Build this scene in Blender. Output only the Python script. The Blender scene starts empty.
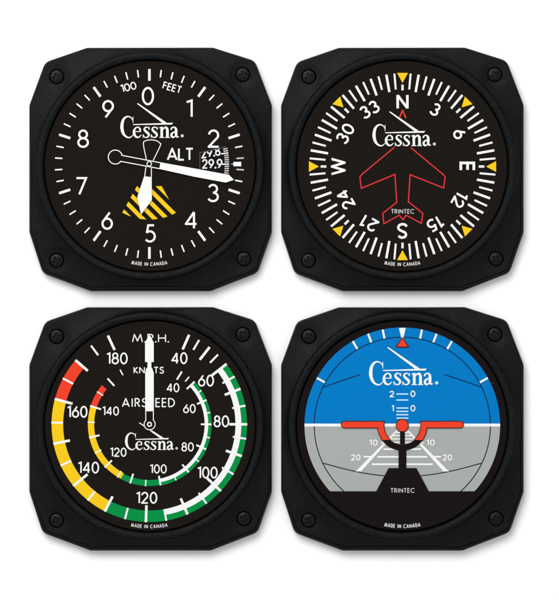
import bpy, bmesh, math, random
from math import sin, cos, pi, radians, atan2, hypot

random.seed(7)
S = 0.00068                     # metres per photograph pixel (a gauge is about 165 mm wide)
ZD = 15.0                       # height of the dials above the table, in the same pixels
IMG_W, IMG_H = 559.0, 600.0

# ------------------------------------------------------------------ camera, world, lamps, exposure
sc = bpy.context.scene
C = sc.collection
cam_d = bpy.data.cameras.new('camera')
cam = bpy.data.objects.new('camera', cam_d)
C.objects.link(cam)
sc.camera = cam
DIST = 3.5
cam.location = (0, 0, ZD * S + DIST)
cam.rotation_euler = (0, 0, 0)
cam_d.sensor_fit = 'VERTICAL'
cam_d.angle = 2 * math.atan(IMG_H / 2 * S / DIST)
cam_d.clip_start = 0.1
cam_d.clip_end = 50

world = bpy.data.worlds.new('World')
sc.world = world
world.use_nodes = True
wb = world.node_tree.nodes['Background']
wb.inputs['Color'].default_value = (0.96, 0.98, 1.0, 1)
wb.inputs['Strength'].default_value = 0.74


def area_lamp(name, loc, target, size, power, color=(1, 1, 1)):
    d = bpy.data.lights.new(name, 'AREA')
    d.shape = 'DISK'
    d.size = size
    d.energy = power
    d.color = color
    o = bpy.data.objects.new(name, d)
    C.objects.link(o)
    o.location = loc
    v = [t - l for t, l in zip(target, loc)]
    n = hypot(v[0], v[1])
    o.rotation_euler = (0, math.atan2(-n, v[2]) + 0.0, 0)
    from mathutils import Vector
    o.rotation_euler = Vector(v).to_track_quat('-Z', 'Y').to_euler()
    return o


area_lamp('softbox', (-0.55, 1.15, 1.75), (0, 0, 0), 1.6, 41, (1.0, 0.99, 0.97))

vs = sc.view_settings
vs.view_transform = 'Standard'
vs.look = 'None'
vs.exposure = 0.0
vs.gamma = 1.0


# ------------------------------------------------------------------ materials
def nodes_of(name):
    m = bpy.data.materials.new(name)
    m.use_nodes = True
    nt = m.node_tree
    return m, nt, nt.nodes['Principled BSDF']


def ink(name, col, rough=0.65, spec=0.03, vary=0.05, scale=900.0):
    """printed ink or paint: even colour with a faint mottled grain"""
    m, nt, p = nodes_of(name)
    tc = nt.nodes.new('ShaderNodeTexCoord')
    nz = nt.nodes.new('ShaderNodeTexNoise')
    nz.inputs['Scale'].default_value = scale
    nz.inputs['Detail'].default_value = 4
    nt.links.new(tc.outputs['Object'], nz.inputs['Vector'])
    mr = nt.nodes.new('ShaderNodeMapRange')
    mr.inputs['From Min'].default_value = 0.3
    mr.inputs['From Max'].default_value = 0.7
    mr.inputs['To Min'].default_value = 1 - vary
    mr.inputs['To Max'].default_value = 1 + vary
    nt.links.new(nz.outputs['Fac'], mr.inputs['Value'])
    mx = nt.nodes.new('ShaderNodeVectorMath')
    mx.operation = 'SCALE'
    mx.inputs[0].default_value = col
    nt.links.new(mr.outputs['Result'], mx.inputs['Scale'])
    nt.links.new(mx.outputs['Vector'], p.inputs['Base Color'])
    p.inputs['Roughness'].default_value = rough
    p.inputs['Specular IOR Level'].default_value = spec
    return m


def plastic(name, col, rough, spec, bump, scale):
    """moulded black plastic with a fine leathery grain and some wear"""
    m, nt, p = nodes_of(name)
    tc = nt.nodes.new('ShaderNodeTexCoord')
    n1 = nt.nodes.new('ShaderNodeTexNoise')
    n1.inputs['Scale'].default_value = scale
    n1.inputs['Detail'].default_value = 5
    n1.inputs['Roughness'].default_value = 0.6
    nt.links.new(tc.outputs['Object'], n1.inputs['Vector'])
    b = nt.nodes.new('ShaderNodeBump')
    b.inputs['Strength'].default_value = bump
    b.inputs['Distance'].default_value = 0.0004
    nt.links.new(n1.outputs['Fac'], b.inputs['Height'])
    nt.links.new(b.outputs['Normal'], p.inputs['Normal'])
    n2 = nt.nodes.new('ShaderNodeTexNoise')
    n2.inputs['Scale'].default_value = 45
    n2.inputs['Detail'].default_value = 6
    nt.links.new(tc.outputs['Object'], n2.inputs['Vector'])
    mr = nt.nodes.new('ShaderNodeMapRange')
    mr.inputs['From Min'].default_value = 0.3
    mr.inputs['From Max'].default_value = 0.7
    mr.inputs['To Min'].default_value = rough - 0.07
    mr.inputs['To Max'].default_value = rough + 0.08
    nt.links.new(n2.outputs['Fac'], mr.inputs['Value'])
    nt.links.new(mr.outputs['Result'], p.inputs['Roughness'])
    n3 = nt.nodes.new('ShaderNodeTexNoise')
    n3.inputs['Scale'].default_value = 420
    n3.inputs['Detail'].default_value = 8
    n3.inputs['Roughness'].default_value = 0.75
    nt.links.new(tc.outputs['Object'], n3.inputs['Vector'])
    m3 = nt.nodes.new('ShaderNodeMapRange')
    m3.inputs['From Min'].default_value = 0.35
    m3.inputs['From Max'].default_value = 0.70
    m3.inputs['To Min'].default_value = 0.55
    m3.inputs['To Max'].default_value = 2.1
    nt.links.new(n3.outputs['Fac'], m3.inputs['Value'])
    sc3 = nt.nodes.new('ShaderNodeVectorMath')
    sc3.operation = 'SCALE'
    sc3.inputs[0].default_value = col
    nt.links.new(m3.outputs['Result'], sc3.inputs['Scale'])
    nt.links.new(sc3.outputs['Vector'], p.inputs['Base Color'])
    p.inputs['Specular IOR Level'].default_value = spec
    return m


M_TABLE = ink('white_paper', (0.88, 0.88, 0.88), 0.8, 0.1, 0.008, 300)
M_BODY = plastic('black_plastic', (0.0016, 0.0016, 0.0018), 0.36, 0.105, 0.9, 1100)
M_RING = plastic('black_ring_plastic', (0.0040, 0.0043, 0.0047), 0.50, 0.075, 0.6, 1100)
M_SCREW = plastic('black_screw_steel', (0.002, 0.002, 0.002), 0.40, 0.15, 0.3, 900)
M_DIAL = ink('dial_black', (0.0092, 0.0072, 0.0058), 0.7, 0.02, 0.12)
M_DIALR = ink('dial_warm_black', (0.0082, 0.0058, 0.0058), 0.7, 0.02, 0.12)
M_WINDOW = ink('window_black', (0.0080, 0.0068, 0.0062), 0.7, 0.02, 0.12)
M_WHITE = ink('white_print', (0.71, 0.71, 0.70), vary=0.02)
M_SOFTW = ink('soft_white_print', (0.46, 0.46, 0.46), vary=0.03)
M_DIM = ink('grey_print', (0.10, 0.10, 0.10))
M_YELLOW = ink('yellow_print', (0.72, 0.46, 0.010), vary=0.04)
M_RED = ink('red_print', (0.67, 0.042, 0.018), vary=0.04)
M_REDL = ink('red_line_print', (0.56, 0.030, 0.035), vary=0.04)
M_GREEN = ink('green_print', (0.001, 0.215, 0.045), vary=0.04)
M_BLUE = ink('sky_blue_print', (0.0005, 0.150, 0.430), vary=0.025)
M_GREY = ink('ground_grey_print', (0.315, 0.328, 0.312), vary=0.025)
M_INK = ink('black_line_print', (0.014, 0.012, 0.013))
M_NAVY = ink('dark_blue_line_print', (0.004, 0.022, 0.055))
M_PALE = ink('pale_blue_print', (0.40, 0.60, 0.78))
M_BROWN = ink('dark_red_line_print', (0.06, 0.012, 0.010))

MATS = [M_DIAL, M_DIALR, M_WINDOW, M_WHITE, M_SOFTW, M_DIM, M_YELLOW, M_RED, M_REDL, M_GREEN,
        M_BLUE, M_GREY, M_INK, M_NAVY, M_PALE, M_BROWN]

# ------------------------------------------------------------------ stroke lettering
def arc(cx, cy, rx, ry, a0, a1, n=22):
    return [(cx + rx * cos(radians(a0 + (a1 - a0) * i / n)), cy + ry * sin(radians(a0 + (a1 - a0) * i / n)))
            for i in range(n + 1)]


def smooth(pts, k=6):
    """Catmull-Rom through points of any dimension"""
    out = []
    n = len(pts)
    for i in range(n - 1):
        p0, p1, p2, p3 = pts[max(i - 1, 0)], pts[i], pts[i + 1], pts[min(i + 2, n - 1)]
        for j in range(k):
            t = j / k
            out.append(tuple(0.5 * (2 * b + (c - a) * t + (2 * a - 5 * b + 4 * c - d) * t * t
                                    + (3 * b - a - 3 * c + d) * t ** 3)
                             for a, b, c, d in zip(p0, p1, p2, p3)))
    out.append(tuple(pts[-1]))
    return out


S_CURVE = smooth([(.50, .86), (.42, .965), (.28, 1), (.11, .935), (.045, .77), (.12, .62), (.28, .525),
                  (.45, .42), (.53, .26), (.46, .075), (.27, 0), (.09, .05), (0, .17)])
SIX = [arc(.30, .31, .30, .31, 0, 360, 40), [(.46, 1), (.045, .46)]]
# glyph: width, strokes; a stroke is (points, closed)
G = {
    '0': (.62, [(arc(.31, .5, .31, .5, 0, 360, 44)[:-1], True)]),
    '1': (.27, [([(0, .90), (.27, 1.0), (.27, 0)], False)]),
    '2': (.62, [(arc(.30, .715, .285, .285, 172, -32, 26) + [(0, 0), (.62, 0)], False)]),
    '3': (.58, [(arc(.275, .76, .245, .24, 158, -90, 26), False), (arc(.275, .26, .295, .26, 90, -156, 28), False)]),
    '4': (.66, [([(.50, 0), (.50, 1)], False), ([(.50, 1), (0, .27), (.66, .27)], False)]),
    '5': (.58, [([(.53, 1), (.17, 1), (.075, .53)], False), (arc(.265, .315, .315, .315, 132, -142, 30), False)]),
    '6': (.60, [(SIX[0][:-1], True), (SIX[1], False)]),
    '7': (.58, [([(0, 1), (.58, 1), (.17, 0)], False)]),
    '8': (.58, [(arc(.29, .765, .235, .235, 0, 360, 36)[:-1], True), (arc(.29, .265, .29, .265, 0, 360, 40)[:-1], True)]),
    '9': (.60, [([(.60 - x, 1 - y) for x, y in SIX[0][:-1]], True), ([(.60 - x, 1 - y) for x, y in SIX[1]], False)]),
    'A': (.76, [([(0, 0), (.38, 1), (.76, 0)], False), ([(.13, .29), (.63, .29)], False)]),
    'C': (.80, [(arc(.48, .5, .48, .5, 48, 312, 30), False)]),
    'D': (.64, [([(0, 0), (0, 1), (.18, 1)] + arc(.18, .5, .46, .5, 90, -90, 26)[1:] + [(0.0, 0)], False)]),
    'E': (.44, [([(.44, 1), (0, 1), (0, 0), (.44, 0)], False), ([(0, .52), (.42, .52)], False)]),
    'F': (.42, [([(.42, 1), (0, 1), (0, 0)], False), ([(0, .52), (.40, .52)], False)]),
    'H': (.64, [([(0, 0), (0, 1)], False), ([(.64, 0), (.64, 1)], False), ([(0, .52), (.64, .52)], False)]),
    'I': (.12, [([(.06, 0), (.06, 1)], False)]),
    'K': (.56, [([(0, 0), (0, 1)], False), ([(.50, 1), (.04, .52), (.56, 0)], False)]),
    'L': (.42, [([(0, 1), (0, 0), (.42, 0)], False)]),
    'M': (.90, [([(0, 0), (.17, 1), (.45, .14), (.73, 1), (.90, 0)], False)]),
    'N': (.70, [([(0, 0), (0, 1)], False), ([(.70, 0), (.70, 1)], False), ([(.0, .98), (.70, .02)], False)]),
    'O': (.90, [(arc(.45, .5, .45, .5, 0, 360, 44)[:-1], True)]),
    'P': (.46, [([(0, 0), (0, 1), (.20, 1)] + arc(.20, .75, .26, .25, 90, -90, 18)[1:] + [(0, .5)], False)]),
    'R': (.50, [([(0, 0), (0, 1), (.20, 1)] + arc(.20, .745, .25, .255, 90, -90, 18)[1:] + [(0, .49)], False),
                ([(.22, .49), (.50, 0)], False)]),
    'S': (.53, [(S_CURVE, False)]),
    'T': (.58, [([(0, 1), (.58, 1)], False), ([(.29, 1), (.29, 0)], False)]),
    'W': (1.1, [([(0, 1), (.27, 0), (.55, .98), (.83, 0), (1.10, 1)], False)]),
    '.': (.0, 'dot'),
    ' ': (.22, []),
}


def clip_half(poly, a, b, c):
    """part of a convex polygon where a*x + b*y + c >= 0"""
    out = []
    n = len(poly)
    for i in range(n):
        p, q = poly[i], poly[(i + 1) % n]
        dp, dq = a * p[0] + b * p[1] + c, a * q[0] + b * q[1] + c
        if dp >= 0:
            out.append(p)
        if dp * dq < 0:
            t = dp / (dp - dq)
            out.append((p[0] + (q[0] - p[0]) * t, p[1] + (q[1] - p[1]) * t))
    return out


class Part:
    """collects flat prints and thin plates given in photograph pixels; becomes ONE mesh"""
    STEP = 0.045

    def __init__(self, centre, z):
        self.c, self.z = centre, z
        self.v, self.f, self.m = [], [], []
        self.clip = None

    def co(self, x, y, z):
        return ((x - self.c[0]) * S, (self.c[1] - y) * S, z * S)

    def poly(self, pts, mat, rank=1.0, z=None):
        pts = list(pts)
        if self.clip:
            for h in self.clip:
                pts = clip_half(pts, *h)
                if len(pts) < 3:
                    return
        area = sum(p[0] * q[1] - q[0] * p[1] for p, q in zip(pts, pts[1:] + pts[:1]))
        if abs(area) < 1e-9:
            return
        if area > 0:
            pts = pts[::-1]
        zz = self.z + rank * self.STEP if z is None else z
        b = len(self.v)
        self.v += [self.co(p[0], p[1], zz) for p in pts]
        self.f.append(list(range(b, b + len(pts))))
        self.m.append(MATS.index(mat))

    def ribbon(self, pts, w, mat, rank=1.0, closed=False):
        """pts: (x, y) or (x, y, width)"""
        P = []
        for p in pts:
            q = (p[0], p[1], p[2] if len(p) > 2 else w)
            if not P or hypot(P[-1][0] - q[0], P[-1][1] - q[1]) > 1e-6:
                P.append(q)
        if not closed:
            for i in range(1, len(P) - 1):
                (ax, ay, _), (x, y, w0), (bx, by, _) = P[i - 1:i + 2]
                la, lb = hypot(x - ax, y - ay), hypot(bx - x, by - y)
                u, v = ((x - ax) / la, (y - ay) / la), ((bx - x) / lb, (by - y) / lb)
                if u[0] * v[0] + u[1] * v[1] < -0.42:           # a sharp apex: two strokes and a bevel
                    self.ribbon(P[:i + 1], w, mat, rank)
                    self.ribbon(P[i:], w, mat, rank + .35)
                    s = -1 if u[0] * v[1] - u[1] * v[0] > 0 else 1
                    h = w0 / 2 * s
                    q1, q2 = (x - u[1] * h, y + u[0] * h), (x - v[1] * h, y + v[0] * h)
                    tx, ty = u[0] - v[0], u[1] - v[1]
                    tl = hypot(tx, ty)
                    e = abs(h) * .55
                    self.poly([(x, y), q1, (q1[0] + u[0] * e, q1[1] + u[1] * e), (q2[0] - v[0] * e, q2[1] - v[1] * e), q2], mat, rank + .18)
                    return
        n = len(P)
        L, R = [], []
        for i in range(n):
            a = P[(i - 1) % n] if (closed or i > 0) else None
            d = P[(i + 1) % n] if (closed or i < n - 1) else None
            p = P[i]
            ds = []
            for u, v in ((a, p), (p, d)):
                if u is None or v is None:
                    continue
                l = hypot(v[0] - u[0], v[1] - u[1]) or 1
                ds.append(((v[0] - u[0]) / l, (v[1] - u[1]) / l))
            if len(ds) == 1:
                nx, ny = -ds[0][1], ds[0][0]
                k = 1
            else:
                nx, ny = -(ds[0][1] + ds[1][1]), ds[0][0] + ds[1][0]
                l = hypot(nx, ny)
                if l < 1e-6:
                    nx, ny, k = -ds[0][1], ds[0][0], 1
                else:
                    nx, ny = nx / l, ny / l
                    k = min(1 / max(1e-3, (nx * -ds[0][1] + ny * ds[0][0])), 1.75)
            h = p[2] / 2 * k
            L.append((p[0] + nx * h, p[1] + ny * h))
            R.append((p[0] - nx * h, p[1] - ny * h))
        for i in range(n if closed else n - 1):
            j = (i + 1) % n
            self.poly([L[i], L[j], R[j], R[i]], mat, rank)

    def disc(self, x, y, r, mat, rank=1.0, n=40):
        self.poly([(x + r * cos(2 * pi * i / n), y + r * sin(2 * pi * i / n)) for i in range(n)], mat, rank)

    def circle(self, x, y, r, w, mat, rank=1.0, n=48):
        self.ribbon([(x + r * cos(2 * pi * i / n), y + r * sin(2 * pi * i / n)) for i in range(n)], w, mat, rank, True)

    def band(self, cx, cy, r0, r1, a0, a1, mat, rank=1.0):
        """ring sector, angles clockwise from the top"""
        n = max(2, int(abs(a1 - a0) / 2))
        for i in range(n):
            b0, b1 = radians(a0 + (a1 - a0) * i / n), radians(a0 + (a1 - a0) * (i + 1) / n)
            self.poly([(cx + r0 * sin(b0), cy - r0 * cos(b0)), (cx + r1 * sin(b0), cy - r1 * cos(b0)),
                       (cx + r1 * sin(b1), cy - r1 * cos(b1)), (cx + r0 * sin(b1), cy - r0 * cos(b1))], mat, rank)

    def tick(self, cx, cy, ang, r0, r1, w, mat, rank=2.0):
        s, c = sin(radians(ang)), -cos(radians(ang))
        self.ribbon([(cx + r0 * s, cy + r0 * c), (cx + r1 * s, cy + r1 * c)], w, mat, rank)

    def glyph(self, ch, x0, xs, H, w, mat, rank, tf):
        wd, st = G[ch]
        hs = H - w
        if st == 'dot':
            d = w * 0.62
            self.poly([tf(x0 - d, -hs / 2 - w / 2), tf(x0 + d, -hs / 2 - w / 2), tf(x0 + d, -hs / 2 - w / 2 + 2 * d),
                       tf(x0 - d, -hs / 2 - w / 2 + 2 * d)], mat, rank)
            return
        for k, (pts, closed) in enumerate(st):
            self.ribbon([tf(x0 + px * hs * xs, py * hs - hs / 2) for px, py in pts], w, mat, rank + k * 0.7, closed)

    def text(self, s, x, y, H, w, mat, rank=4.0, rot=0.0, W=None, gap=0.10):
        """centred on x, y; H cap height and W total width over the ink; rot clockwise"""
        hs = H - w
        ws = [G[c][0] * hs for c in s]
        nat = sum(ws) + gap * H * (len(s) - 1) + w * (len(s) - 1)
        xs = (W - w) / nat if W else 1.0
        u = -nat * xs / 2
        ca, sa = cos(radians(rot)), sin(radians(rot))

        def tf(a, b):           # a right, b up in text space
            return (x + a * ca + b * sa, y + a * sa - b * ca)
        for c, cw in zip(s, ws):
            self.glyph(c, u, xs, H, w, mat, rank, tf)
            u += (cw + gap * H + w) * xs

    def arc_text(self, s, cx, cy, r, H, w, mat, rank, span):
        """along the bottom of a circle, tops towards its centre; span in degrees"""
        hs = H - w
        ws = [G[c][0] * hs for c in s]
        gap = 0.17 * H + w
        nat = sum(ws) + gap * (len(s) - 1)
        k = span / nat
        u = -nat / 2
        for c, cw in zip(s, ws):
            ph = radians((u + cw / 2) * k)
            px, py = cx + r * sin(ph), cy + r * cos(ph)
            ca, sa = cos(-ph), sin(-ph)
            xs = radians(k) * r

            def tf(a, b, px=px, py=py, ca=ca, sa=sa):
                return (px + a * ca + b * sa, py + a * sa - b * ca)
            self.glyph(c, -cw * xs / 2, xs, H, w, mat, rank, tf)
            u += cw + gap

    def prism(self, pts, mat, z0, z1):
        pts = list(pts)
        area = sum(p[0] * q[1] - q[0] * p[1] for p, q in zip(pts, pts[1:] + pts[:1]))
        if area > 0:
            pts = pts[::-1]
        n = len(pts)
        b = len(self.v)
        e = min(0.18, (z1 - z0) * 0.4)
        self.v += [self.co(p[0], p[1], z0) for p in pts] + [self.co(p[0], p[1], z1) for p in pts]
        mi = MATS.index(mat)
        self.f.append([b + n + i for i in range(n)])
        self.m.append(mi)
        self.f.append([b + n - 1 - i for i in range(n)])
        self.m.append(mi)
        for i in range(n):
            j = (i + 1) % n
            self.f.append([b + i, b + j, b + n + j, b + n + i])
            self.m.append(mi)

    def build(self, name, parent):
        used = sorted(set(self.m))
        me = bpy.data.meshes.new(name)
        me.from_pydata(self.v, [], self.f)
        for u in used:
            me.materials.append(MATS[u])
        me.polygons.foreach_set('material_index', [used.index(i) for i in self.m])
        me.update()
        o = bpy.data.objects.new(name, me)
        C.objects.link(o)
        o.parent = parent
        return o


def circ(x, y, r, n=72):
    return [(x + r * cos(2 * pi * i / n), y + r * sin(2 * pi * i / n)) for i in range(n)]


# the serif word with its swoosh; measured in units of 1/7.355 pixel
def script_word(p, left, base, kx, ky, white, dotmat, rank):
    def t(pts):
        out = []
        for q in pts:
            w = (q[2] if len(q) > 2 else 5) * (kx + ky) / 2 / 7.355
            out.append((left + (q[0] - 30) * kx / 7.355, base + (q[1] - 280) * ky / 7.355, max(w, 0.35)))
        return out

    def st(pts, r, sm=True):
        p.ribbon(t(smooth(pts, 5) if sm else pts), 1, white, rank + r)
    # C
    st([(124, 152, 4), (112, 132, 7), (92, 122, 9), (70, 128, 13), (51, 152, 19), (43, 198, 23), (51, 240, 20),
        (69, 266, 14), (92, 277, 10), (110, 272, 7), (128, 254, 4)], 0)
    st([(125, 124, 5), (125, 168, 4)], .7, False)
    # e
    st([(133, 233, 5), (181, 233, 6)], .7, False)
    st([(178, 233, 9), (176, 212, 12), (160, 200, 8), (144, 207, 10), (133, 226, 16), (133, 246, 18), (142, 266, 15),
        (158, 275, 11), (173, 270, 8), (186, 256, 4)], 0)
    # s s
    for d in (0, 59):
        st([(243 + d, 218, 4), (238 + d, 205, 6), (225 + d, 200, 8), (212 + d, 206, 11), (209 + d, 219, 14),
            (221 + d, 233, 17), (237 + d, 247, 17), (241 + d, 261, 14), (232 + d, 273, 9), (218 + d, 276, 8),
            (206 + d, 269, 6), (200 + d, 254, 4)], 0)
        st([(245 + d, 197, 4), (245 + d, 219, 4)], .7, False)
        st([(199 + d, 254, 4), (199 + d, 279, 4)], .7, False)
    # n
    st([(336, 198, 18), (336, 276, 18)], 0, False)
    st([(319, 276, 6), (354, 276, 6)], .7, False)
    st([(318, 206, 6), (338, 199, 5)], .7, False)
    st([(343, 222, 5), (352, 208, 9), (365, 202, 14), (376, 213, 18), (378, 235, 19), (378, 276, 19)], 1.4)
    st([(361, 276, 6), (396, 276, 6)], .7, False)
    # a
    st([(407, 220, 11), (408, 208, 10), (422, 200, 8), (436, 206, 14), (442, 222, 18), (442, 258, 18), (448, 271, 12),
        (462, 270, 5)], 0)
    st([(442, 231, 6), (424, 238, 10), (409, 251, 15), (409, 266, 15), (420, 275, 12), (432, 269, 8), (442, 257, 5)], .7)
    # swoosh: tapered bar and diagonal
    p.poly([q[:2] for q in t([(125, 178), (360, 170), (420, 168), (410, 181), (125, 184.5)])], white, rank)
    p.poly([q[:2] for q in t([(154, 28), (162, 24), (376, 170), (347, 174)])], white, rank + .7)
    x, y, _ = t([(487, 264)])[0]
    p.disc(x, y, 11.5 * kx / 7.355, dotmat, rank, 24)


# ------------------------------------------------------------------ the setting
tb = bpy.data.meshes.new('tabletop')
tb.from_pydata([(-3, -3, 0), (3, -3, 0), (3, 3, 0), (-3, 3, 0)], [], [(0, 1, 2, 3)])
tb.materials.append(M_TABLE)
table = bpy.data.objects.new('tabletop', tb)
C.objects.link(table)
table['kind'] = 'structure'

# ------------------------------------------------------------------ housing, bezel and screws (shared by the four)
RC = (149.9, 166.0)             # centre of the bezel in the first gauge
ROUT, RIN = 115.0, 106.4


def fillet(pts, rads, n=9):
    out = []
    m = len(pts)
    for i in range(m):
        p, a, b = pts[i], pts[i - 1], pts[(i + 1) % m]
        da = hypot(a[0] - p[0], a[1] - p[1])
        db = hypot(b[0] - p[0], b[1] - p[1])
        u = ((a[0] - p[0]) / da, (a[1] - p[1]) / da)
        v = ((b[0] - p[0]) / db, (b[1] - p[1]) / db)
        ang = math.acos(max(-1, min(1, u[0] * v[0] + u[1] * v[1])))
        t = min(rads[i] / math.tan(ang / 2), da * .45, db * .45)
        p0 = (p[0] + u[0] * t, p[1] + u[1] * t)
        p1 = (p[0] + v[0] * t, p[1] + v[1] * t)
        for k in range(n + 1):
            s = k / n
            out.append(tuple((1 - s) ** 2 * c0 + 2 * s * (1 - s) * c1 + s * s * c2 for c0, c1, c2 in zip(p0, p, p1)))
    return out


OUT = [(86.6, 47.2), (44.6, 61.7), (28.7, 105.0), (28.7, 231.9), (42.1, 273.3), (90.3, 291.3),
       (210.6, 291.3), (257.8, 272.9), (272.0, 232.4), (272.0, 104.6), (255.0, 60.3), (213.0, 47.0)]
RAD = [6, 11, 8, 8, 11, 7, 7, 11, 8, 8, 11, 6]
outline = fillet(OUT, RAD)


def ray_hit(poly, th):
    dx, dy = cos(th), sin(th)
    best = 0
    m = len(poly)
    for i in range(m):
        ax, ay = poly[i][0] - RC[0], poly[i][1] - RC[1]
        bx, by = poly[(i + 1) % m][0] - RC[0], poly[(i + 1) % m][1] - RC[1]
        ex, ey = bx - ax, by - ay
        den = dx * ey - dy * ex
        if abs(den) < 1e-12:
            continue
        t = (ax * ey - ay * ex) / den
        s = (ax * dy - ay * dx) / den
        if -1e-9 <= s <= 1 + 1e-9 and t > best:
            best = t
    return best


NSEG = 480
thetas = [2 * pi * i / NSEG for i in range(NSEG)]
radii = [ray_hit(outline, t) for t in thetas]
SCREWS = [(56.5, 76.5), (242.8, 74.4), (56.3, 260.4), (244.0, 258.8)]
ZF = 11.5                       # flange height
RBASE = ROUT - 0.5


def sstep(x):
    x = max(0.0, min(1.0, x))
    return x * x * (3 - 2 * x)


def flange_z(r, th, R):
    """conical fillet that widens into the ears, flattened to a boss round every screw"""
    w = R - RBASE
    z = 5.0 * math.exp(-(r - RBASE) / (4.0 + 9.0 * sstep((w - 5) / 24)))
    x, y = RC[0] + r * cos(th), RC[1] + r * sin(th)
    for sx, sy in SCREWS:
        z *= 1 - 0.85 * math.exp(-(hypot(x - sx, y - sy) / 11.5) ** 4)
    return ZF + z


kf = lambda R: min(1.0, (R - RBASE) / 9.0)
edge = lambda th, R: kf(R) * (2.2 + 1.6 * max(0, sin(th)) ** 2)
gv = lambda th: min(1.0, 1.6 * max(0.0, sin(th) * .9 + cos(th) * .35))

hv, hf = [], []


def ring_of(fn):
    b = len(hv)
    for th, R in zip(thetas, radii):
        r, z, sh = fn(th, R)
        hv.append((r * cos(th) * S, -(r * sin(th)) * S + sh * S, z * S))
    return b


rings = []
# inner tube down from the bezel seat, so that the housing is a closed dish
rings.append(ring_of(lambda th, R: (20, 1.5, 0)))
rings.append(ring_of(lambda th, R: (RIN - 0.3, 1.5, 0)))
rings.append(ring_of(lambda th, R: (RIN + 0.2, 13.0, 0)))
rings.append(ring_of(lambda th, R: (RBASE - 2.0, 14.6, 0)))
def flange_ring(f):
    def fn(th, R):
        r = RBASE + (R - edge(th, R) - 1.6 * kf(R) - RBASE) * f
        return r, flange_z(r, th, R), 0
    return fn


for f in (0.0, .03, .07, .12, .18, .25, .33, .42, .5, .58, .66, .74, .82, .9, .96, 1.0):
    rings.append(ring_of(flange_ring(f)))
for db, dz in ((1.1, 1), (.5, 1), (.15, .25)):        # fine groove inside the lower rim
    rings.append(ring_of(lambda th, R, db=db, dz=dz: (R - edge(th, R) - db * kf(R),
                                                      flange_z(R - edge(th, R), th, R) - 1.1 * dz * gv(th), 0)))
for k in range(1, 7):
    a = k / 6 * pi / 2
    rings.append(ring_of(lambda th, R, a=a: (R - edge(th, R) + (edge(th, R) - .35) * sin(a),
                                             (flange_z(R - edge(th, R), th, R) - 8.7) * cos(a) + 8.7, 0)))
rings.append(ring_of(lambda th, R: (R - .35, 6.0, 0)))
rings.append(ring_of(lambda th, R: (R - .9, 5.4, 0)))       # moulding seam along the rim
rings.append(ring_of(lambda th, R: (R - .9, 4.8, 0)))
rings.append(ring_of(lambda th, R: (R - .1, 4.2, 0)))
rings.append(ring_of(lambda th, R: (R - .1, 0.9, 0)))
rings.append(ring_of(lambda th, R: (R - 1.0, 0.0, 0)))
for a, b in zip(rings, rings[1:]):
    for i in range(NSEG):
        j = (i + 1) % NSEG
        hf.append((a + i, b + i, b + j, a + j))
hf.append(tuple(rings[0] + i for i in range(NSEG)))
hf.append(tuple(rings[-1] + (NSEG - 1 - i) for i in range(NSEG)))


def mesh_obj(name, v, f, mat):
    me = bpy.data.meshes.new(name)
    me.from_pydata(v, [], f)
    bm = bmesh.new()
    bm.from_mesh(me)
    bmesh.ops.recalc_face_normals(bm, faces=bm.faces)
    bm.to_mesh(me)
    bm.free()
    me.materials.append(mat)
    o = bpy.data.objects.new(name, me)
    C.objects.link(o)
    return o


def carve(o, cutters, angle=35):
    """boolean difference, result baked into the mesh"""
    for c in cutters:
        md = o.modifiers.new('cut', 'BOOLEAN')
        md.operation = 'DIFFERENCE'
        md.solver = 'EXACT'
        md.object = c
    dg = bpy.context.evaluated_depsgraph_get()
    dg.update()
    me = bpy.data.meshes.new_from_object(o.evaluated_get(dg))
    old = o.data
    o.modifiers.clear()
    o.data = me
    me.name = old.name
    bpy.data.meshes.remove(old)
    for c in cutters:
        d = c.data
        bpy.data.objects.remove(c)
        bpy.data.meshes.remove(d)
    shade(o, angle)


def shade(o, angle=35):
    me = o.data
    me.polygons.foreach_set('use_smooth', [True] * len(me.polygons))
    me.set_sharp_from_angle(angle=radians(angle))
    me.update()


def lathe(profile, n=48, cx=0.0, cy=0.0):
    v, f = [], []
    for r, z in profile:
        for i in range(n):
            a = 2 * pi * i / n
            v.append(((cx + r * cos(a)) * S, (cy + r * sin(a)) * S, z * S))
    for k in range(len(profile) - 1):
        for i in range(n):
            j = (i + 1) % n
            f.append((k * n + i, k * n + j, (k + 1) * n + j, (k + 1) * n + i))
    f.append(tuple(range(n))[::-1])
    f.append(tuple((len(profile) - 1) * n + i for i in range(n)))
    return v, f


housing0 = mesh_obj('housing', hv, hf, M_BODY)
cut = []
for sx, sy in SCREWS:
    v, f = lathe([(6.9, 6.5), (7.1, ZF - 1.2), (7.9, ZF + 0.8), (8.4, ZF + 8)], 48, sx - RC[0], RC[1] - sy)
    cut.append(mesh_obj('bore', v, f, M_BODY))
carve(housing0, cut, 40)

# bezel ring
prof = [(ROUT - .4, 12.6), (ROUT - .5, 14.6), (ROUT - 1.0, 16.6), (ROUT - 1.9, 18.1), (ROUT - 3.2, 18.9), (ROUT - 4.6, 19.1),
        (RIN + 2.4, 18.7), (RIN + 1.1, 18.0), (RIN + .3, 16.9), (RIN, 15.8), (RIN, 11.6), (RIN + 3, 11.6)]
bv, bf = [], []
NB = 220
for r, z in prof:
    for i in range(NB):
        a = 2 * pi * i / NB
        bv.append((r * cos(a) * S, r * sin(a) * S, z * S))
for k in range(len(prof)):
    k2 = (k + 1) % len(prof)
    for i in range(NB):
        j = (i + 1) % NB
        bf.append((k * NB + i, k * NB + j, k2 * NB + j, k2 * NB + i))
bezel0 = mesh_obj('bezel', bv, bf, M_RING)
shade(bezel0, 50)


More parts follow.
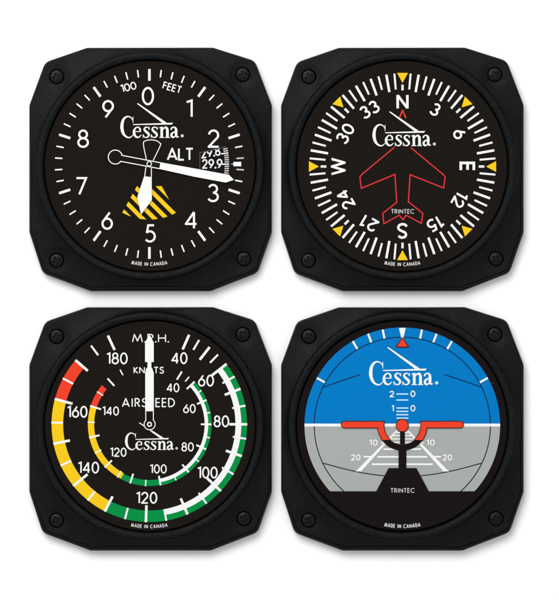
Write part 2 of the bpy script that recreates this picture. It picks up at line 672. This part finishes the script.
def screw_mesh(name):
    v, f = lathe([(3.0, 3.5), (6.8, 5.8), (7.0, 8.6), (6.8, 9.8), (6.2, 10.5), (4.8, 10.9), (2.6, 11.15), (.6, 11.2)], 44)
    o = mesh_obj(name, v, f, M_SCREW)
    cutters = []
    for horizontal in (0, 1):
        a, b, c, d = 4.5, 1.35, 3.1, 1.0        # long half, thin half at top; at the bottom
        z1, z0 = 12.2 + .1 * horizontal, 9.2 - .1 * horizontal
        top = [(-a, -b), (a, -b), (a, b), (-a, b)]
        bot = [(-c, -d), (c, -d), (c, d), (-c, d)]
        if horizontal:
            top, bot = [(y, x) for x, y in top], [(y, x) for x, y in bot]
        vv = [(x * S, y * S, z0 * S) for x, y in bot] + [(x * S, y * S, z1 * S) for x, y in top]
        ff = [(0, 1, 2, 3), (4, 5, 6, 7), (0, 1, 5, 4), (1, 2, 6, 5), (2, 3, 7, 6), (3, 0, 4, 7)]
        cutters.append(mesh_obj('slot', vv, ff, M_SCREW))
    carve(o, cutters, 30)
    return o


screw0 = screw_mesh('screw')
SPIN = [(20, 8, 28, 40), (24, 33, 5, 50), (12, 40, 30, 65), (30, 15, 48, 22)]


def gauge(name, centre, label, first):
    e = bpy.data.objects.new(name, None)
    e.empty_display_size = 0.02
    C.objects.link(e)
    e.location = ((centre[0] - IMG_W / 2) * S, (IMG_H / 2 - centre[1]) * S, 0)
    e['label'] = label
    e['category'] = 'gauge'
    e['group'] = 'round cockpit gauges laid out two by two'
    for src in (housing0, bezel0):
        o = src if first == 0 else src.copy()
        if first:
            C.objects.link(o)
        o.parent = e
    for i, (sx, sy) in enumerate(SCREWS):
        o = screw0 if (first == 0 and i == 0) else screw0.copy()
        if not (first == 0 and i == 0):
            C.objects.link(o)
        o.parent = e
        o.location = ((sx - RC[0]) * S, (RC[1] - sy) * S, 0)
        o.rotation_euler = (0, 0, radians(SPIN[first][i]))
    return e


CA, CB, CC, CD = (149.9, 166.0), (402.15, 166.0), (149.9, 426.0), (402.15, 426.0)
RD = 104.9                      # dial plate radius


def dial_plate(c, mat):
    p = Part(c, ZD)
    p.prism(circ(c[0], c[1], RD, 160), mat, ZD - 3, ZD)
    return p


# ------------------------------------------------------------------ altimeter
alt = gauge('altimeter', CA, 'black square gauge with white digits 0 to 9, ALT lettering and a yellow striped patch', 0)
p = dial_plate(CA, M_DIAL)
X, Y = 149.4, 163.9
for i in range(50):
    a = i * 7.2
    if i % 5 == 0:
        p.tick(X, Y, a, 83.2, 94.9, 2.5, M_WHITE)
    else:
        p.tick(X, Y, a, 87.2, 94.6, 1.4, M_SOFTW if i in (12, 13) else M_WHITE)
for s, x, y, W in [('0', 147.9, 96.1, 12.2), ('1', 189.2, 108.6, 7.0), ('2', 213.7, 138.6, 12.0), ('3', 213.2, 193.0, 11.6),
                   ('4', 191.2, 220.2, 12.8), ('5', 150.2, 233.4, 11.2), ('6', 107.2, 220.6, 11.4),
                   ('7', 81.3, 186.2, 11.6), ('8', 83.1, 138.7, 11.6), ('9', 108.1, 109.2, 11.6)]:
    p.text(s, x, y, 18.3, 2.05, M_WHITE, W=W)
p.text('100', 128.4, 87.0, 8.0, 1.15, M_WHITE, rot=-14, W=16.0, gap=.04)
p.text('FEET', 172.3, 87.6, 7.6, 1.1, M_WHITE, rot=16, W=19.2, gap=.08)
p.text('ALT', 180.3, 154.2, 12.9, 1.8, M_WHITE, W=27.0, gap=.02)
script_word(p, 120.1, 138.0, 1.0, 1.0, M_WHITE, M_SOFTW, 6)
# striped yellow sector
hx, hy = 149.3, 163.9
sector = [(hx + 25.5 * sin(radians(a)), hy + 25.5 * cos(radians(a))) for a in (-29, 29)]
rim = [(hx + 56 * sin(radians(a)), hy + 56 * cos(radians(a))) for a in range(29, -30, -2)]
shape = [sector[0], sector[1]] + rim
# bands running down to the right, cut to the sector (convex enough: clip the band polygon by the sector's edges)
half = []
for a in (-29, 29):
    dx, dy = sin(radians(a)), cos(radians(a))
    n = (dy, -dx) if a < 0 else (-dy, dx)
    half.append((n[0], n[1], -(n[0] * hx + n[1] * hy)))
half.append((0, 1, -(hy + 25.5 * cos(radians(29)))))
for a in range(-25, 30, 6):
    half.append((-sin(radians(a)), -cos(radians(a)), 55.6 + sin(radians(a)) * hx + cos(radians(a)) * hy))
p.clip = half
q2 = 0.5 ** 0.5
for k in range(-5, 6):
    d0 = -56 + (33 + 97 * k) / 7.986        # x - y along the middle of a stripe
    mx, my = (d0 + 345) / 2, (345 - d0) / 2
    p.poly([(mx + q2 * (e * 90 + f * 2.06), my + q2 * (e * 90 - f * 2.06)) for e, f in ((-1, 1), (1, 1), (1, -1), (-1, -1))], M_YELLOW, 3)
p.clip = None
p.arc_text('MADE IN CANADA', X, Y, 100.2, 3.9, 0.72, M_SOFTW, 3, 20.2)
d_alt = p.build('dial', alt)
# pressure window with its drum
p = Part(CA, ZD + 0.25)
top = lambda x: 152.4 - (x - 199.7) * 0.232
p.prism([(199.7, 171), (199.7, top(199.7)), (229.8, top(229.8)), (231, 164), (229.6, 175.8)], M_WINDOW, ZD + .05, ZD + .25)
p.ribbon([(199.9, 168.9), (199.9, top(199.9) + .3), (226, top(226) + .2)], 0.55, M_DIM, 1)
lim = (0.232, 1.0, -(152.4 + 199.7 * 0.232) - 1.0)
p.clip = [lim]
p.text('29.8', 210.4, 152.4, 9.4, 1.3, M_WHITE, 2, rot=-10, W=19.8)
p.text('29.9', 212.2, 163.8, 9.6, 1.35, M_WHITE, 2, rot=-1, W=20.4)
for k in range(-10, 7):
    a = 90 + k * 1.63
    p.tick(149.3, 164.2, a, 72.6 if k % 5 == 0 else 75.4, 79.8, 1.2, M_WHITE if k % 5 == 0 else M_SOFTW, 1)
p.clip = None
w_ = p.build('pressure_window', d_alt)
p = Part(CA, ZD)
p.prism([(233.4, 161.9), (241.2, 161.9), (241.2, 166.3), (233.4, 166.3)], M_WHITE, ZD + .05, ZD + .35)
p.ribbon([(231.2, 164.1), (233.4, 164.1)], .8, M_SOFTW, 3)
p.build('index_mark', d_alt)

# hands
z0 = ZD + 1.0
p = Part(CA, z0 + .5)
tail_arc = smooth([(146.6, 160.0), (143.4, 144.0), (145.6, 140.9), (150.0, 139.9), (156.2, 140.6), (159.9, 143.2), (160.4, 145.6), (153.2, 160.6)], 4)
sil = [(145.6, 167.3)] + [(144.2, 176.4), (137.3, 197.2), (141.1, 214.6), (151.9, 200.2), (151.8, 177.2), (151.7, 167.2), (153.2, 160.6)] + tail_arc[::-1]
p.prism(sil, M_DIAL, z0, z0 + .5)
p.poly([(144.2, 176.2), (151.7, 177.2), (151.9, 200.2), (141.1, 214.6), (137.3, 197.2)], M_WHITE, 1)
p.ribbon([(146.2, 160.3)] + tail_arc[1:-1] + [(153.2, 160.6)], .85, M_WHITE, 2)
p.ribbon([(146.1, 166.0), (144.6, 177)], .85, M_WHITE, 2)
p.ribbon([(151.4, 166.0), (151.4, 178)], .85, M_WHITE, 2)
p.build('short_hand', alt)
z1 = z0 + 0.9
p = Part(CA, z1 + .5)
tl = [(115.4 + 7 * cos(radians(a)), 157.1 + 7 * sin(radians(a))) for a in range(42, 345, 6)]
sil = tl + [(121.9, 155.0), (160.5, 162.4), (194, 168.4), (229.0, 174.9), (233.9, 179.9), (225.7, 182.6), (194, 176.7), (159.4, 169.0), (121.0, 161.8)]
p.prism(sil, M_DIAL, z1, z1 + .5)
p.poly([(160.5, 162.4), (194, 168.4), (229.0, 174.9), (233.9, 179.9), (225.7, 182.6), (194, 176.7), (159.4, 169.0)], M_WHITE, 1)
p.ribbon([(160.0, 168.8), (120.6, 161.4)] + tl[1:] + [(121.9, 155.4), (161, 162.9)], .9, M_WHITE, 2)
p.build('long_hand', alt)
p = Part(CA, z1 + .9)
p.prism(circ(149.3, 163.9, 2.7, 32), M_DIAL, ZD + .1, z1 + .9)
p.circle(149.3, 163.9, 2.25, .85, M_WHITE, 1, 32)
p.build('hub', alt)

# ------------------------------------------------------------------ heading indicator
hdg = gauge('heading_indicator', CB, 'black square compass gauge with N E S W letters and a red outlined aircraft', 1)
p = dial_plate(CB, M_DIAL)
X, Y = 402.5, 166.5
for i in range(72):
    a = i * 5
    if i % 9 == 0:
        p.tick(X, Y, a, 76.2, 81.8, 2.2, M_WHITE)
        s, c = sin(radians(a)), -cos(radians(a))
        p.poly([(X + 93.6 * s - 5.4 * c, Y + 93.6 * c + 5.4 * s), (X + 93.6 * s + 5.4 * c, Y + 93.6 * c - 5.4 * s),
                (X + 83.6 * s, Y + 83.6 * c)], M_YELLOW, 3)
    elif i % 2 == 0:
        p.tick(X, Y, a, 75.6, 93.2, 2.35, M_WHITE)
    else:
        p.tick(X, Y, a, 79.4 if i % 9 not in (1, 8) else 77.4, 93.2, 1.9, M_WHITE)
for s, a, H, w, W, r in [('N', 0, 15.8, 2.5, 12.2, 64.8), ('3', 30, 13.0, 2.0, 8.8, 65.8), ('6', 60, 13.0, 2.0, 9.2, 65.8), ('E', 90, 15.6, 2.6, 9.8, 64.8),
                         ('12', 120, 13.0, 2.0, 16.2, 65.8), ('15', 150, 13.0, 2.0, 16.4, 65.8), ('S', 180, 15.8, 2.4, 10.8, 64.4),
                         ('21', 210, 13.0, 2.0, 16.2, 65.8), ('24', 240, 13.0, 2.0, 19.2, 65.8), ('W', 270, 15.4, 2.3, 17.4, 64.4),
                         ('30', 300, 13.0, 2.0, 19.8, 66.0), ('33', 330, 13.0, 2.0, 19.4, 65.8)]:
    p.text(s, X + r * sin(radians(a)), Y - r * cos(radians(a)), H, w, M_WHITE, rot=a, W=W)
k = 5.59
pl = [(238, 40), (55, 192), (44, 208), (52, 270), (240, 192), (250, 348), (172, 410), (178, 468), (265, 420), (285, 446), (302, 420),
      (388, 466), (396, 410), (315, 345), (325, 194), (512, 268), (521, 207), (510, 193), (328, 42)]
p.ribbon([(352 + a / k, 140 + b / k) for a, b in pl], 1.15, M_REDL, 4)
p.ribbon([(399.3, 118.0), (402.6, 110.4), (405.9, 118.0)], 1.35, M_RED, 9)
p.text('TRINTEC', 402.6, 211.4, 4.7, .72, M_SOFTW, 5, W=23.4, gap=.1)
script_word(p, 372.2, 146.2, 1.0, 1.0, M_WHITE, M_SOFTW, 6)
p.arc_text('MADE IN CANADA', 402.4, 164.0, 100.4, 3.9, 0.72, M_SOFTW, 3, 20.2)
p.build('dial', hdg)

# ------------------------------------------------------------------ airspeed indicator
asi = gauge('airspeed_indicator', CC, 'black square speed gauge with green, yellow and red arcs around AIRSPEED lettering', 2)
p = dial_plate(CC, M_DIAL)
X, Y = 149.3, 424.3
RO, RM, RI = 97.7, 92.0, 86.2
p.band(X, Y, RM, RO, 52, 170, M_GREEN)
p.band(X, Y, RI, RM, 52, 170, M_WHITE)
p.band(X, Y, RI, RO, 170, 207, M_GREEN)
p.band(X, Y, RI, RO, 207, 285, M_YELLOW)
p.band(X, Y, RI, RO, 285, 311, M_RED)
outer = [(24, 82, RO), (30.6, 86.5, RO), (38, 82, RO), (44.6, 86.5, RO), (52, 79.5, RO + .2), (60.7, 84, RO), (68.7, 81, RO), (79, 84.5, RO), (90, 80, RO),
         (98.5, 84.5, RO), (109, 81, RO), (120.7, 84.5, RO), (133, 79, RO), (144.2, 84.5, RO), (157, 80.5, RO), (170, RI, RO), (182, 81, RO),
         (194.4, RI, RO), (207, 81, RO), (219, RI, RO), (231, 79.5, RO), (245, RI, RO), (258.5, 81, RO), (271, RI, RO), (285, 79.5, RO),
         (298, RI, RO), (311, 81.5, RO), (323.5, 86, RO), (335, 82, RO)]
for a, r0, r1 in outer:
    long_ = r0 < 82.6
    p.tick(X, Y, a, r0, r1 + .2, 2.5 if long_ else 1.9, M_WHITE, 2.2)
p.band(X, Y, 58.9, 62.2, 46.7, 169.5, M_GREEN)
p.band(X, Y, 55.4, 58.9, 46.7, 169.5, M_WHITE)
p.band(X, Y, 55.8, 61.6, 169.5, 207.5, M_GREEN)
p.band(X, Y, 55.2, 61.4, 207.5, 287.3, M_YELLOW)
p.band(X, Y, 55.2, 61.4, 287.3, 309.5, M_RED)
for a, r0, r1 in [(31.7, 52.5, 62), (40, 55.8, 62), (46.7, 51.5, 62.2), (57, 58.5, 62.2), (67, 51.8, 62.2), (79, 58.5, 62.2), (90, 51.6, 62.2), (102.6, 57, 62.2),
                  (113.8, 51.4, 62.2), (127, 57, 62.2), (140.6, 52, 62.2), (154.4, 56, 62.2), (169.5, 52.5, 62), (183.5, 55.6, 62), (198, 52, 62),
                  (211, 54.5, 62), (226, 52, 62), (242, 54.5, 61.6), (257.6, 51, 61.6), (272, 54.5, 61.6), (287.3, 50.5, 62), (302, 54.5, 61.6),
                  (317.7, 52, 62), (331.8, 55.8, 62)]:
    p.tick(X, Y, a, r0, r1, 1.75 if r0 < 53 else 1.25, M_WHITE, 2.2)
for s, x, y, W in [('40', 179.4, 358.2, 16.2), ('60', 206.0, 380.6, 16.0), ('80', 221.4, 421.3, 15.6), ('100', 207.4, 472.6, 20.6), ('120', 146.6, 497.8, 21.4),
                   ('140', 88.4, 467.6, 21.4), ('160', 77.2, 411.8, 20.6), ('180', 117.0, 358.4, 21.4)]:
    p.text(s, x, y, 11.9, 1.5, M_WHITE, W=W)
for s, x, y, W in [('40', 173.0, 387.7, 12.8), ('60', 189.4, 408.6, 12.6), ('80', 187.6, 446.9, 12.4), ('100', 158.2, 468.9, 17.0), ('120', 118.2, 452.2, 16.6),
                   ('140', 110.6, 411.0, 16.8)]:
    p.text(s, x, y, 9.2, 1.2, M_WHITE, W=W)
p.text('M.P.H.', 150.4, 338.2, 8.6, 1.05, M_WHITE, W=36.8, gap=.10)
p.text('KNOTS', 148.8, 370.2, 6.9, 1.0, M_WHITE, W=30.4, gap=.09)
p.text('AIRSPEED', 148.4, 402.6, 9.2, 1.15, M_WHITE, W=53.0, gap=.13)
script_word(p, 124.8, 450.0, .835, .79, M_WHITE, M_SOFTW, 6)
p.arc_text('MADE IN CANADA', X, 424.3, 102.2, 3.9, 0.72, M_SOFTW, 3, 20.2)
p.build('dial', asi)
p = Part(CC, z0 + .6)
hubarc = [(149.7 + 5.9 * cos(radians(a)), 424.2 + 5.9 * sin(radians(a))) for a in range(-48, 229, 6)]
white = [(149.5, 334.4), (153.8, 342.6), (153.8, 362.0), (151.4, 362.0), (151.4, 367.5), (153.8, 372.5), (153.8, 411.2), (145.3, 411.2), (145.3, 372.5),
         (147.5, 367.5), (147.5, 362.0), (145.1, 362.0), (145.1, 342.6)]
sil = white[:6] + hubarc + white[8:]
p.prism(sil, M_DIAL, z0, z0 + .6)
p.poly(white, M_WHITE, 1)
p.ribbon([(153.4, 410.5), (153.4, 419.6)] + [(149.7 + 5.5 * cos(radians(a)), 424.2 + 5.5 * sin(radians(a))) for a in range(-48, 229, 6)] + [(145.8, 419.6), (145.8, 410.5)],
         .85, M_WHITE, 2)
p.build('pointer', asi)
p = Part(CC, z0 + 1.1)
p.prism(circ(149.5, 424.3, 2.9, 32), M_DIAL, ZD + .1, z0 + 1.1)
p.circle(149.5, 424.3, 1.95, 1.2, M_WHITE, 1, 32)
p.build('hub', asi)

# ------------------------------------------------------------------ attitude indicator
att = gauge('attitude_indicator', CD, 'black square horizon gauge with blue sky over grey ground and a red aircraft bar', 3)
p = dial_plate(CD, M_DIALR)
d_att = p.build('dial', att)
X, Y, R = 402.3, 425.3, 97.8
p = Part(CD, ZD + .4)


def chord(r, ya, yb, n=90):
    """disc between two heights (image y)"""
    pts = []
    for i in range(n * 2):
        a = 2 * pi * i / (n * 2)
        pts.append((X + r * cos(a), Y + r * sin(a)))
    for h in ((0, 1, -ya), (0, -1, yb)):
        pts = clip_half(pts, *h)
    return pts


p.prism(chord(R, 300, 491.3), M_GREY, ZD + .05, ZD + .4)
p.poly(chord(R, 300, 425.0), M_BLUE, 1)
p.poly(chord(R, 423.6, 426.5), M_WHITE, 2)
# bank scale
n = 100
half_pts = [(X + 88.1 * sin(radians(a)), Y - 88.1 * cos(radians(a))) for a in [(-138.5 + 277.0 * i / n) for i in range(n + 1)]]
p.ribbon([q for q in half_pts if q[1] < 426], 1.0, M_NAVY, 3)
for sgn in (-1, 1):
    p.ribbon([(X + sgn * 88.1 * cos(radians(a)), Y + 88.1 * sin(radians(a))) for a in [i * 48.3 / 30 + .6 for i in range(31)]], .95, M_INK, 3)
    for a in (11.6, 20.5, 30.5, 61):
        p.tick(X, Y, sgn * a, 88.6, 97.7, 2.0, M_WHITE, 4)
    p.ribbon(smooth([(X + sgn * 79.3, 387.2), (X + sgn * 60, 380.5), (X + sgn * 42.3, 374.6)]), 1.0, M_NAVY, 3)
    p.ribbon(smooth([(X + sgn * 79.0, 463.2), (X + sgn * 55, 469.6), (X + sgn * 34, 473.8), (X + sgn * 16, 476)]), .95, M_INK, 3)
p.poly([(X - 3.4, 327.9), (X + 3.4, 327.9), (X + 1.0, 338), (X - 1.0, 338)], M_WHITE, 4)
# pitch ladder in the sky
for y, m in ((394, M_PALE), (400, M_PALE), (408, M_PALE), (411.4, M_PALE), (414.7, M_PALE), (418.1, M_PALE)):
    p.ribbon([(396.4, y), (408.3, y)], 1.35, m, 4)
for s, x, y in (('2', 391.9, 394.0), ('0', 412.9, 393.8), ('1', 392.6, 408.4), ('0', 412.9, 408.2)):
    p.text(s, x, y, 6.4, 1.05, M_WHITE if s != '1' else M_WHITE, 5, W=4.9 if s != '1' else 2.6)
# runway lines on the ground
for sgn in (-1, 1):
    p.poly([(X + sgn * 4.2, 430.3), (X + sgn * 6.0, 430.3), (X + sgn * 46.6, 471.4), (X + sgn * 41.2, 471.4)], M_WHITE, 4)
    for y, xa, xb in ((432.6, 2, 6), (435.6, 2, 9.4), (438.9, 2, 12), (442.4, 2, 14.6), (449.1, 2, 18.8), (456.8, 2, 25.0), (464.2, 2, 30.6),
                      (442.7, 17.4, 21.8), (456.8, 30.4, 38.7)):
        p.ribbon([(X + sgn * xa, y), (X + sgn * xb, y)], 1.75 if y > 445 else 1.2, M_WHITE, 5)
p.text('10', 373.4, 442.6, 6.2, 1.1, M_WHITE, 6, W=8.6)
p.text('20', 355.7, 457.4, 6.4, 1.1, M_WHITE, 6, W=9.6)
p.text('10', 430.6, 442.6, 6.2, 1.1, M_WHITE, 6, W=8.6)
p.text('20', 447.4, 457.4, 6.4, 1.1, M_WHITE, 6, W=9.6)
script_word(p, 368.7, 385.2, 1.094, 1.094, M_WHITE, M_PALE, 6)
p.build('horizon_card', att)

# red roll pointer with its dark outline
p = Part(CD, ZD + 1.0)
p.prism([(402.3, 336.9), (409.0, 346.4), (408.2, 347.6), (396.4, 347.6), (395.6, 346.4)], M_BROWN, ZD + .5, ZD + 1.0)
p.poly([(402.3, 338.4), (407.7, 346.5), (396.9, 346.5)], M_RED, 1)
p.build('roll_pointer', att)

# black stand with its bracket
zs = ZD + 1.3
p = Part(CD, zs)
arcU = lambda r, a0, a1, n=30: [(X + r * cos(radians(a0 + (a1 - a0) * i / n)), 425.6 + r * sin(radians(a0 + (a1 - a0) * i / n))) for i in range(n + 1)]
p.prism(arcU(25.0, 36.5, 143.5) + arcU(18.8, 131.5, 48.5), M_DIALR, zs - .6, zs)
p.prism([(400.0, 431), (404.8, 431), (404.8, 444.0), (400.0, 444.0)], M_DIALR, zs - .6, zs - .06)
low = [(402.15 + 104.2 * cos(radians(a)), 426 + 104.2 * sin(radians(a))) for a in [38.9 + 102.2 * i / 60 for i in range(61)]]
p.prism([(398.5, 450.0), (406.3, 450.0), (406.3, 468.1), (416.4, 468.1), (428.9, 491.4)] + low + [(376.1, 491.4), (388.6, 468.1), (398.5, 468.1)],
        M_DIALR, zs - .6, zs - .03)
p.text('TRINTEC', 402.5, 490.4, 4.7, .7, M_SOFTW, 3, W=24.2, gap=.1)
p.arc_text('MADE IN CANADA', 402.4, 427.6, 98.6, 4.1, 0.78, M_SOFTW, 3, 20.6)
p.build('stand', att)

# red aircraft symbol
p = Part(CD, zs + .3)
for sgn in (-1, 1):
    def shape(g):
        """g grows the outline"""
        a = []
        for i in range(13):                      # round wing tip
            t = radians(90 + 180 * i / 12)
            a.append((57.8 * -1 + (3.0 + g) * cos(t), 424.6 - (3.0 + g) * sin(t) * -1))
        return a
    pts = []
    for g in (.55, -.25):
        tip = [(-57.8 + (3.1 + g) * cos(radians(t)), 424.6 + (3.1 + g) * sin(radians(t))) for t in range(90, 271, 12)]
        inner = [(-(18.5 - g) * cos(radians(t)), 425.6 + (18.5 - g) * sin(radians(t))) for t in (2, 10, 20, 30, 40, 49 + g)]
        outer_ = [(-(24.6 + g) * cos(radians(t)), 425.6 + (24.6 + g) * sin(radians(t))) for t in (36.5 + g, 28, 20, 12, 7.5 + g)]
        q = tip + [(-18.4 + g, 424.6 - 3.1 - g)] + inner + outer_ + [(-24.4 - g, 424.6 + 3.1 + g)]
        pts.append([(X + (-sgn) * a, b) for a, b in q])
    p.prism(pts[0], M_BROWN, zs - .4, zs + .3)
    p.poly(pts[1], M_RED, 1)
p.prism(circ(402.2, 425.4, 6.5, 48), M_BROWN, zs - .4, zs + .34)
p.disc(402.2, 425.4, 5.7, M_RED, 3, 48)
p.build('aircraft_symbol', att)

for m in list(bpy.data.meshes):
    if m.users == 0:
        bpy.data.meshes.remove(m)
